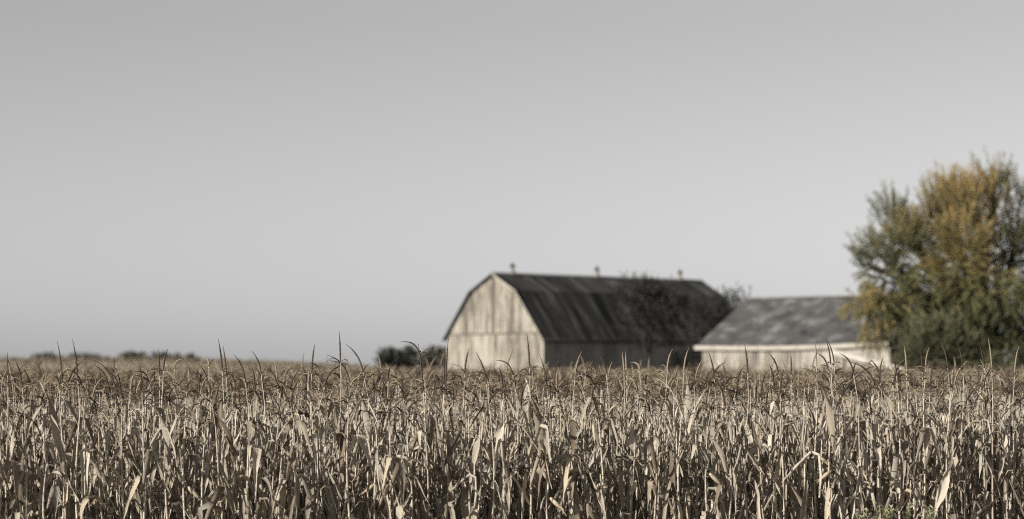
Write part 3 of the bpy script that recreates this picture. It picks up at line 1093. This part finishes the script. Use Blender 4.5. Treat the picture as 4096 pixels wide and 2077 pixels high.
# plants whose tassels can be told apart in the photograph: tip, foot of the spike, row, pale?, bend, branches, label
HEROES = [
    (30, 1411, 31, 1502, 1, 0, 0.2, 5, 'corn plant with a short straight dark tassel, first along the skyline from the picture edge'),
    (57, 1436, 89, 1550, 0, 0, 0.4, 4, 'corn plant with dark tassel leaning away, second along the skyline from the picture edge'),
    (229, 1365, 250, 1532, 1, 0, 0.3, 7, 'corn plant with tall dark bowed tassel, the first of a tall pair on open sky'),
    (290, 1357, 312, 1526, 0, 0, 0.2, 6, 'corn plant with tallest thick dark tassel on the sky over the faint far bushes'),
    (375, 1442, 470, 1586, 1, 0, 1.0, 4, 'corn plant with long dark tassel arching over like a fishing rod below the faint bushes'),
    (556, 1447, 568, 1562, 0, 0, 0.2, 5, 'corn plant with short dark upright tassel right under the highest faint skyline bush'),
    (635, 1395, 638, 1496, 1, 0, 0.1, 7, 'corn plant with thick upright dark tassel over pale side branches below the far bushes'),
    (672, 1396, 654, 1484, 2, 0, 0.5, 4, 'corn plant with dark tassel curving away from its close upright neighbour by the far bushes'),
    (791, 1453, 845, 1597, 0, 0, 1.0, 3, 'corn plant with dark tassel bent over in a tight hook on open sky'),
    (873, 1357, 889, 1484, 1, 0, 0.1, 4, 'corn plant with tall dark tassel, taller of a close straight pair on open sky'),
    (892, 1384, 906, 1508, 2, 0, 0.1, 5, 'corn plant with dark tassel, shorter of a close straight pair on open sky'),
    (936, 1421, 979, 1514, 0, 0, 0.4, 5, 'corn plant with dark leaning tassel just beside the close straight pair'),
    (83, 1669, 161, 1746, 0, 0, 1.0, 5, 'low corn plant with dark hooked tassel down among the leaves near the picture edge'),
    (1007, 1404, 1045, 1496, 2, 0, 0.3, 5, 'corn plant with dark tassel leaning over drooping branches, midway along the open sky'),
    (1065, 1541, 1161, 1633, 0, 0, 1.0, 4, 'low corn plant with long dark tassel bowed over below the open skyline'),
    (1260, 1373, 1247, 1496, 1, 0, 0.2, 6, 'corn plant with tall dark spike on the sky and one arched branch beside it'),
    (1357, 1327, 1362, 1449, 0, 0, 0.1, 7, 'corn plant with the very highest straight dark tassel of the whole field'),
    (1384, 1377, 1452, 1490, 1, 0, 0.3, 7, 'corn plant with thick dark tassel leaning steeply next to the very highest one'),
    (1601, 1368, 1678, 1425, 1, 0, 1.0, 6, 'corn plant with long dark tassel arching above the small dark skyline trees'),
    (1672, 1373, 1693, 1568, 0, 0, 0.2, 8, 'corn plant with bushy reddish tassel in front of the skyline trees by the barn'),
    (1779, 1383, 1776, 1538, 1, 0, 0.1, 5, 'corn plant with dark tassel, shorter of the upright pair at the barn gable corner'),
    (1794, 1349, 1782, 1550, 0, 0, 0.1, 5, 'corn plant with dark tassel, taller of the upright pair at the barn gable corner'),
    (1876, 1395, 1860, 1490, 1, 0, 0.2, 5, 'corn plant with dark tassel tilted outward, against the cream gable past the tall pair'),
    (1904, 1411, 1946, 1538, 0, 0, 0.3, 4, 'corn plant with dark tassel slanting across the foot of the cream gable'),
    (1526, 1511, 1550, 1621, 0, 0, 0.1, 2, 'low corn plant with stubby bare dark spike under the skyline trees'),
    (1983, 1442, 2050, 1500, 1, 0, 1.0, 3, 'corn plant with dark tassel curled over flat in front of the cream gable'),
    (2108, 1335, 2118, 1470, 0, 0, 0.1, 4, 'corn plant with tall thin dark tassel reaching highest against the cream gable'),
    (2158, 1418, 2189, 1555, 1, 0, 0.2, 5, 'corn plant with dark leaning tassel where gable and shaded wall meet'),
    (2328, 1405, 2300, 1514, 0, 1, 0.5, 4, 'corn plant with pale curved tassel, the first against the shaded barn wall'),
    (2392, 1412, 2425, 1495, 2, 0, 0.3, 4, 'corn plant with thin brown tassel leaning towards the first pale one on the shaded wall'),
    (2488, 1405, 2496, 1490, 1, 1, 0.1, 4, 'corn plant with pale upright tassel, thinner of two side by side on the shaded wall'),
    (2502, 1407, 2506, 1492, 2, 1, 0.1, 5, 'corn plant with pale upright tassel, thicker of two side by side on the shaded wall'),
    (2690, 1396, 2670, 1477, 1, 1, 0.4, 4, 'corn plant with pale curved tassel before the dark tree on the barn wall'),
    (2756, 1392, 2736, 1490, 0, 1, 0.5, 6, 'corn plant with pale bowed tassel nearest the shed on the shaded barn wall'),
    (2273, 1579, 2357, 1659, 0, 0, 0.6, 4, 'low corn plant with dark tassel slanting through the leaves below the shaded barn wall'),
    (2834, 1409, 2857, 1516, 1, 0, 0.3, 4, 'corn plant with dark tassel, first one against the pale shed boards'),
    (2979, 1378, 2991, 1493, 0, 0, 0.1, 3, 'corn plant with dark straight tassel crossing the white eave of the shed'),
    (3073, 1411, 3113, 1496, 1, 0, 0.3, 5, 'corn plant with dark bowed tassel midway along the shed front'),
    (3163, 1405, 3165, 1500, 2, 0, 0.1, 5, 'corn plant with dark upright tassel alone midway along the shed front'),
    (3260, 1360, 3267, 1469, 1, 1, 0.1, 4, 'corn plant with tall pale tassel crossing the shed eave'),
    (3302, 1353, 3323, 1461, 0, 0, 0.2, 4, 'corn plant with dark tassel, taller of the leaning twin pair crossing the shed eave'),
    (3309, 1359, 3337, 1461, 1, 0, 0.2, 4, 'corn plant with dark tassel, second of the leaning twin pair crossing the shed eave'),
    (3265, 1413, 3313, 1485, 2, 0, 1.0, 4, 'corn plant with dark tassel hooked over below the twin pair at the shed'),
    (3356, 1413, 3414, 1500, 0, 0, 0.9, 4, 'corn plant with long dark tassel arching over the sloping pale beam'),
    (3478, 1438, 3519, 1516, 1, 0, 0.7, 4, 'corn plant with dark bowed tassel under the low end of the pale beam'),
    (3562, 1405, 3587, 1504, 0, 0, 0.2, 4, 'corn plant with thin dark tassel at the shed corner by the willow'),
    (3616, 1384, 3626, 1477, 1, 1, 0.8, 4, 'corn plant with pale looped tassel, first one against the green shrub'),
    (3681, 1401, 3690, 1490, 0, 0, 0.2, 4, 'corn plant with dark thin tassel against the middle of the green shrub'),
    (3717, 1389, 3702, 1473, 2, 1, 0.4, 4, 'corn plant with pale tassel leaning outward before the green shrub'),
    (3758, 1357, 3791, 1473, 0, 0, 0.3, 4, 'corn plant with tallest dark tassel before the green shrub'),
    (3833, 1383, 3851, 1473, 1, 0, 0.2, 4, 'corn plant with brown tassel where shrub and dark willow shade meet'),
    (3913, 1365, 3937, 1473, 2, 0, 0.2, 4, 'corn plant with brown tassel, lower of two close together before the willow'),
    (3952, 1351, 3967, 1473, 0, 1, 0.2, 7, 'corn plant with tallest tassel before the willow, pale drooping branches beside it'),
    (4077, 1383, 4059, 1496, 1, 1, 0.6, 4, 'corn plant with pale curved tassel under the willow at the picture edge'),
]
hero_xy = []
hr = random.Random(55)
for (tx, ty, bx_, by_, rowk, pale, bend, nbr, lab) in HEROES:
    r0 = (bx_ - 2048) / F
    Y = (EDGE0 + rowk * ROW * 1.044) / (1 - SLOPE * r0) + hr.uniform(-0.1, 0.1)
    foot = px(bx_, by_, Y)
    tip = px(tx, ty, Y + hr.uniform(-0.06, 0.06))
    lean = (tip.x - foot.x)
    stem_len = 0.30
    sx = foot.x - lean * 0.35
    h = foot.z - stem_len
    if h > 1.72:
        stem_len += h - 1.72
        h = 1.72
    q = MB()
    o = Vector((sx, Y, h))
    add_tassel(q, hr, foot - o, tip - o, bend, (0, 0, -0.02), nbr + 2, 0, 1, 0 if hr.random() < 0.6 else 2)
    me = q.mesh('tassel', [M['tassel_pale' if pale else 'tassel_dark'], M['stalk'], M['tassel_pale']], True)
    corn_plant((sx, Y, -0.02), h + 0.02, 0, lab, 'dried corn plants in the front rows', hr, me)
    hero_xy.append((sx, Y))

pr = random.Random(77)
count = 0
NEAR_ROWS = 5
for k in range(NEAR_ROWS):
    x = -6.3 + pr.uniform(0, 0.1)
    while x < 7.4:
        y = row_y(x, k) + pr.uniform(-0.09, 0.09)
        half = 2048 / F * y + 0.12
        if abs(x) < half and all((x - a) ** 2 + (y - b_) ** 2 > 0.0121 for a, b_ in hero_xy):
            h = pr.uniform(1.2, 1.62)
            corn_plant((x, y, -0.02), h, pr.uniform(0, 6.28), 'dry tan corn plant in the crowded front rows, its tassel lost among neighbouring leaves', 'dried corn plants in the front rows', pr,
                       tilt=(pr.gauss(0, 0.04), pr.gauss(0, 0.04)))
            count += 1
        x += pr.uniform(0.16, 0.29)
print('near plants', count, len(HEROES))

# the rest of the field: one mass of dry corn behind and beside the front rows
store = bpy.data.collections.new('corn_kinds')
for i in range(14):
    r = random.Random(900 + i)
    q = MB()
    h = r.uniform(1.42, 1.62)
    add_stalk(q, r, h, 1)
    n = r.randint(7, 9)
    a0 = r.uniform(0, 6.28)
    for j in range(n):
        t = 0.07 + 0.74 * j / (n - 1)
        s = r.uniform(0.85, 1.28) * (1 if t < 0.7 else 0.72)
        m4 = Matrix.Translation((0, 0, h * t)) @ Matrix.Rotation(a0 + j * math.pi + r.uniform(-0.7, 0.7), 4, 'Z') @ Matrix.Scale(s, 4)
        add_corn_leaf(q, r, STYLES[r.randrange(len(STYLES))], m4, r.random(), 0)
    lean = r.uniform(0.0, 0.2)
    hook = r.random() < 0.3
    t_base = Vector((lean * 0.35, 0, h + 0.2))
    t_tip = t_base + (Vector((lean, 0, r.uniform(0.2, 0.32))) if not hook else Vector((0.2, 0, 0.12)))
    pale = i % 2 == 0
    add_tassel(q, r, t_base, t_tip, r.random(), (0, 0, h - 0.02), r.randint(4, 9), 2, 1)
    if r.random() < 0.6:
        add_ear(q, r, 3, Matrix.Translation((0, 0, h * 0.5)) @ Matrix.Rotation(r.uniform(0, 6.28), 4, 'Z'))
    me = q.mesh('corn_kind', [M['leaf'], M['stalk'], M['tassel_pale' if pale else 'tassel_dark'], M['husk']], True)
    store.objects.link(bpy.data.objects.new('corn_kind', me))

P, ROT, SC, VAR = [], [], [], []
fr = random.Random(31)


def far_limit(x):
    """where the corn ends: before the tree and shed on the right, before the barn, far away on the left"""
    if x > 20:
        return 166
    if x > 8:
        return 196 - (x - 8) * 1.2
    if x > -9:
        return 232
    return 320


k = 0
while True:
    y_mid = EDGE0 + k * ROW * 1.044
    if y_mid > 322:
        break
    sp = 0.2 if y_mid < 60 else 0.3 if y_mid < 110 else 0.5
    half = y_mid * 0.24 + 3
    x = -half + fr.uniform(0, sp)
    while x < half:
        y = row_y(x, k) + fr.uniform(-0.1, 0.1)
        if k < NEAR_ROWS and abs(x) < 2048 / F * y + 0.12:
            x += sp
            continue
        if y < far_limit(x):
            P.append((x, y, ground_z(x, y) - 0.02))
            ROT.append((fr.gauss(0, 0.05), fr.gauss(0, 0.05), fr.uniform(0, 6.283)))
            SC.append(fr.gauss(0.93, 0.055) * (1.0 if fr.random() < 0.94 else 1.1))
            VAR.append(fr.randrange(14))
        x += sp * fr.uniform(0.7, 1.3)
    k += 1
    if y_mid > 110:
        k += 1
print('mass plants', len(P))
fm = bpy.data.meshes.new('corn_field')
fm.from_pydata(P, [], [])
at = fm.attributes.new('spin', 'FLOAT_VECTOR', 'POINT')
at.data.foreach_set('vector', np.array(ROT, dtype=np.float32).ravel())
at = fm.attributes.new('size', 'FLOAT', 'POINT')
at.data.foreach_set('value', np.array(SC, dtype=np.float32))
at = fm.attributes.new('which', 'INT', 'POINT')
at.data.foreach_set('value', np.array(VAR, dtype=np.int32))
field = link('corn_field', fm)
tag(field, 'mass of dry standing corn behind the front rows, reaching back to the barn', kind='stuff')
ng = bpy.data.node_groups.new('corn_mass', 'GeometryNodeTree')
ng.interface.new_socket('Geometry', in_out='INPUT', socket_type='NodeSocketGeometry')
ng.interface.new_socket('Geometry', in_out='OUTPUT', socket_type='NodeSocketGeometry')
gi, go = ng.nodes.new('NodeGroupInput'), ng.nodes.new('NodeGroupOutput')
ip = ng.nodes.new('GeometryNodeInstanceOnPoints')
ci = ng.nodes.new('GeometryNodeCollectionInfo')
ci.inputs['Collection'].default_value = store
ci.inputs['Separate Children'].default_value = True
ci.inputs['Reset Children'].default_value = True


def named(n, t):
    a = ng.nodes.new('GeometryNodeInputNamedAttribute')
    a.data_type = t
    a.inputs['Name'].default_value = n
    return [o for o in a.outputs if o.enabled][0] if True else None


e2r = ng.nodes.new('FunctionNodeEulerToRotation')
ng.links.new(gi.outputs[0], ip.inputs['Points'])
ng.links.new(ci.outputs[0], ip.inputs['Instance'])
ip.inputs['Pick Instance'].default_value = True
ng.links.new(named('which', 'INT'), ip.inputs['Instance Index'])
ng.links.new(named('spin', 'FLOAT_VECTOR'), e2r.inputs[0])
ng.links.new(e2r.outputs[0], ip.inputs['Rotation'])
ng.links.new(named('size', 'FLOAT'), ip.inputs['Scale'])
ng.links.new(ip.outputs[0], go.inputs[0])
md = field.modifiers.new('corn_mass', 'NODES')
md.node_group = ng


# ------------------------------------------------------------------ weeds at the field's edge
def weed(x, y, Y, label, seed, size=1.0):
    r = random.Random(seed)
    top = px(x, y, Y)
    root = bpy.data.objects.new('leafy_weed', None)
    COL.objects.link(root)
    root.location = (top.x, Y, 0)
    tag(root, label, 'weed', 'weeds at the foot of the corn')
    sm, lm = MB(), MB()
    h = top.z
    for s in range(5 if size > 0.8 else 3):
        dx = r.uniform(-0.14, 0.14) * size
        hh = h * r.uniform(0.75, 1.0) if s else h
        pts = [Vector((dx * t * (0.4 + 0.6 * t), r.uniform(-0.02, 0.02), hh * t)) for t in (0, 0.25, 0.5, 0.75, 1.0)]
        sm.tube(pts, [0.006, 0.005, 0.004, 0.003, 0.002], 5)
        for i in range(26):
            t = 0.25 + 0.75 * i / 25
            p = pts[min(3, int(t * 4))].lerp(pts[min(4, int(t * 4) + 1)], t * 4 - int(t * 4)) if t < 1 else pts[4]
            a = i * 2.4 + r.uniform(-0.4, 0.4)
            d = Vector((math.cos(a), math.sin(a), r.uniform(0.3, 1.0)))
            add_leaf(lm, p, d, Vector((-math.sin(a), math.cos(a), 0.2)), r.uniform(0.07, 0.11) * (1.15 - 0.4 * t), r.uniform(0.026, 0.038), r.uniform(0.2, 0.85) if r.random() < 0.94 else 1.0)
    link('stem', sm.mesh('weed_stem', M['weed_stem'], True), root)
    link('foliage', lm.mesh('weed_foliage', M['weed_leaf']), root)


weed(3535, 2008, 28.7, 'pale green leafy weed, largest of the weeds at the foot of the corn', 1)
weed(3612, 2014, 28.8, 'pale green leafy weed in the middle of the weeds below the corn', 2, 0.7)
weed(3722, 2030, 28.9, 'small weed with one yellow leaf at the end of the weeds below the corn', 3, 0.6)
weed(3480, 2042, 28.6, 'lowest pale weed beside the largest weed at the foot of the corn', 4, 0.6)
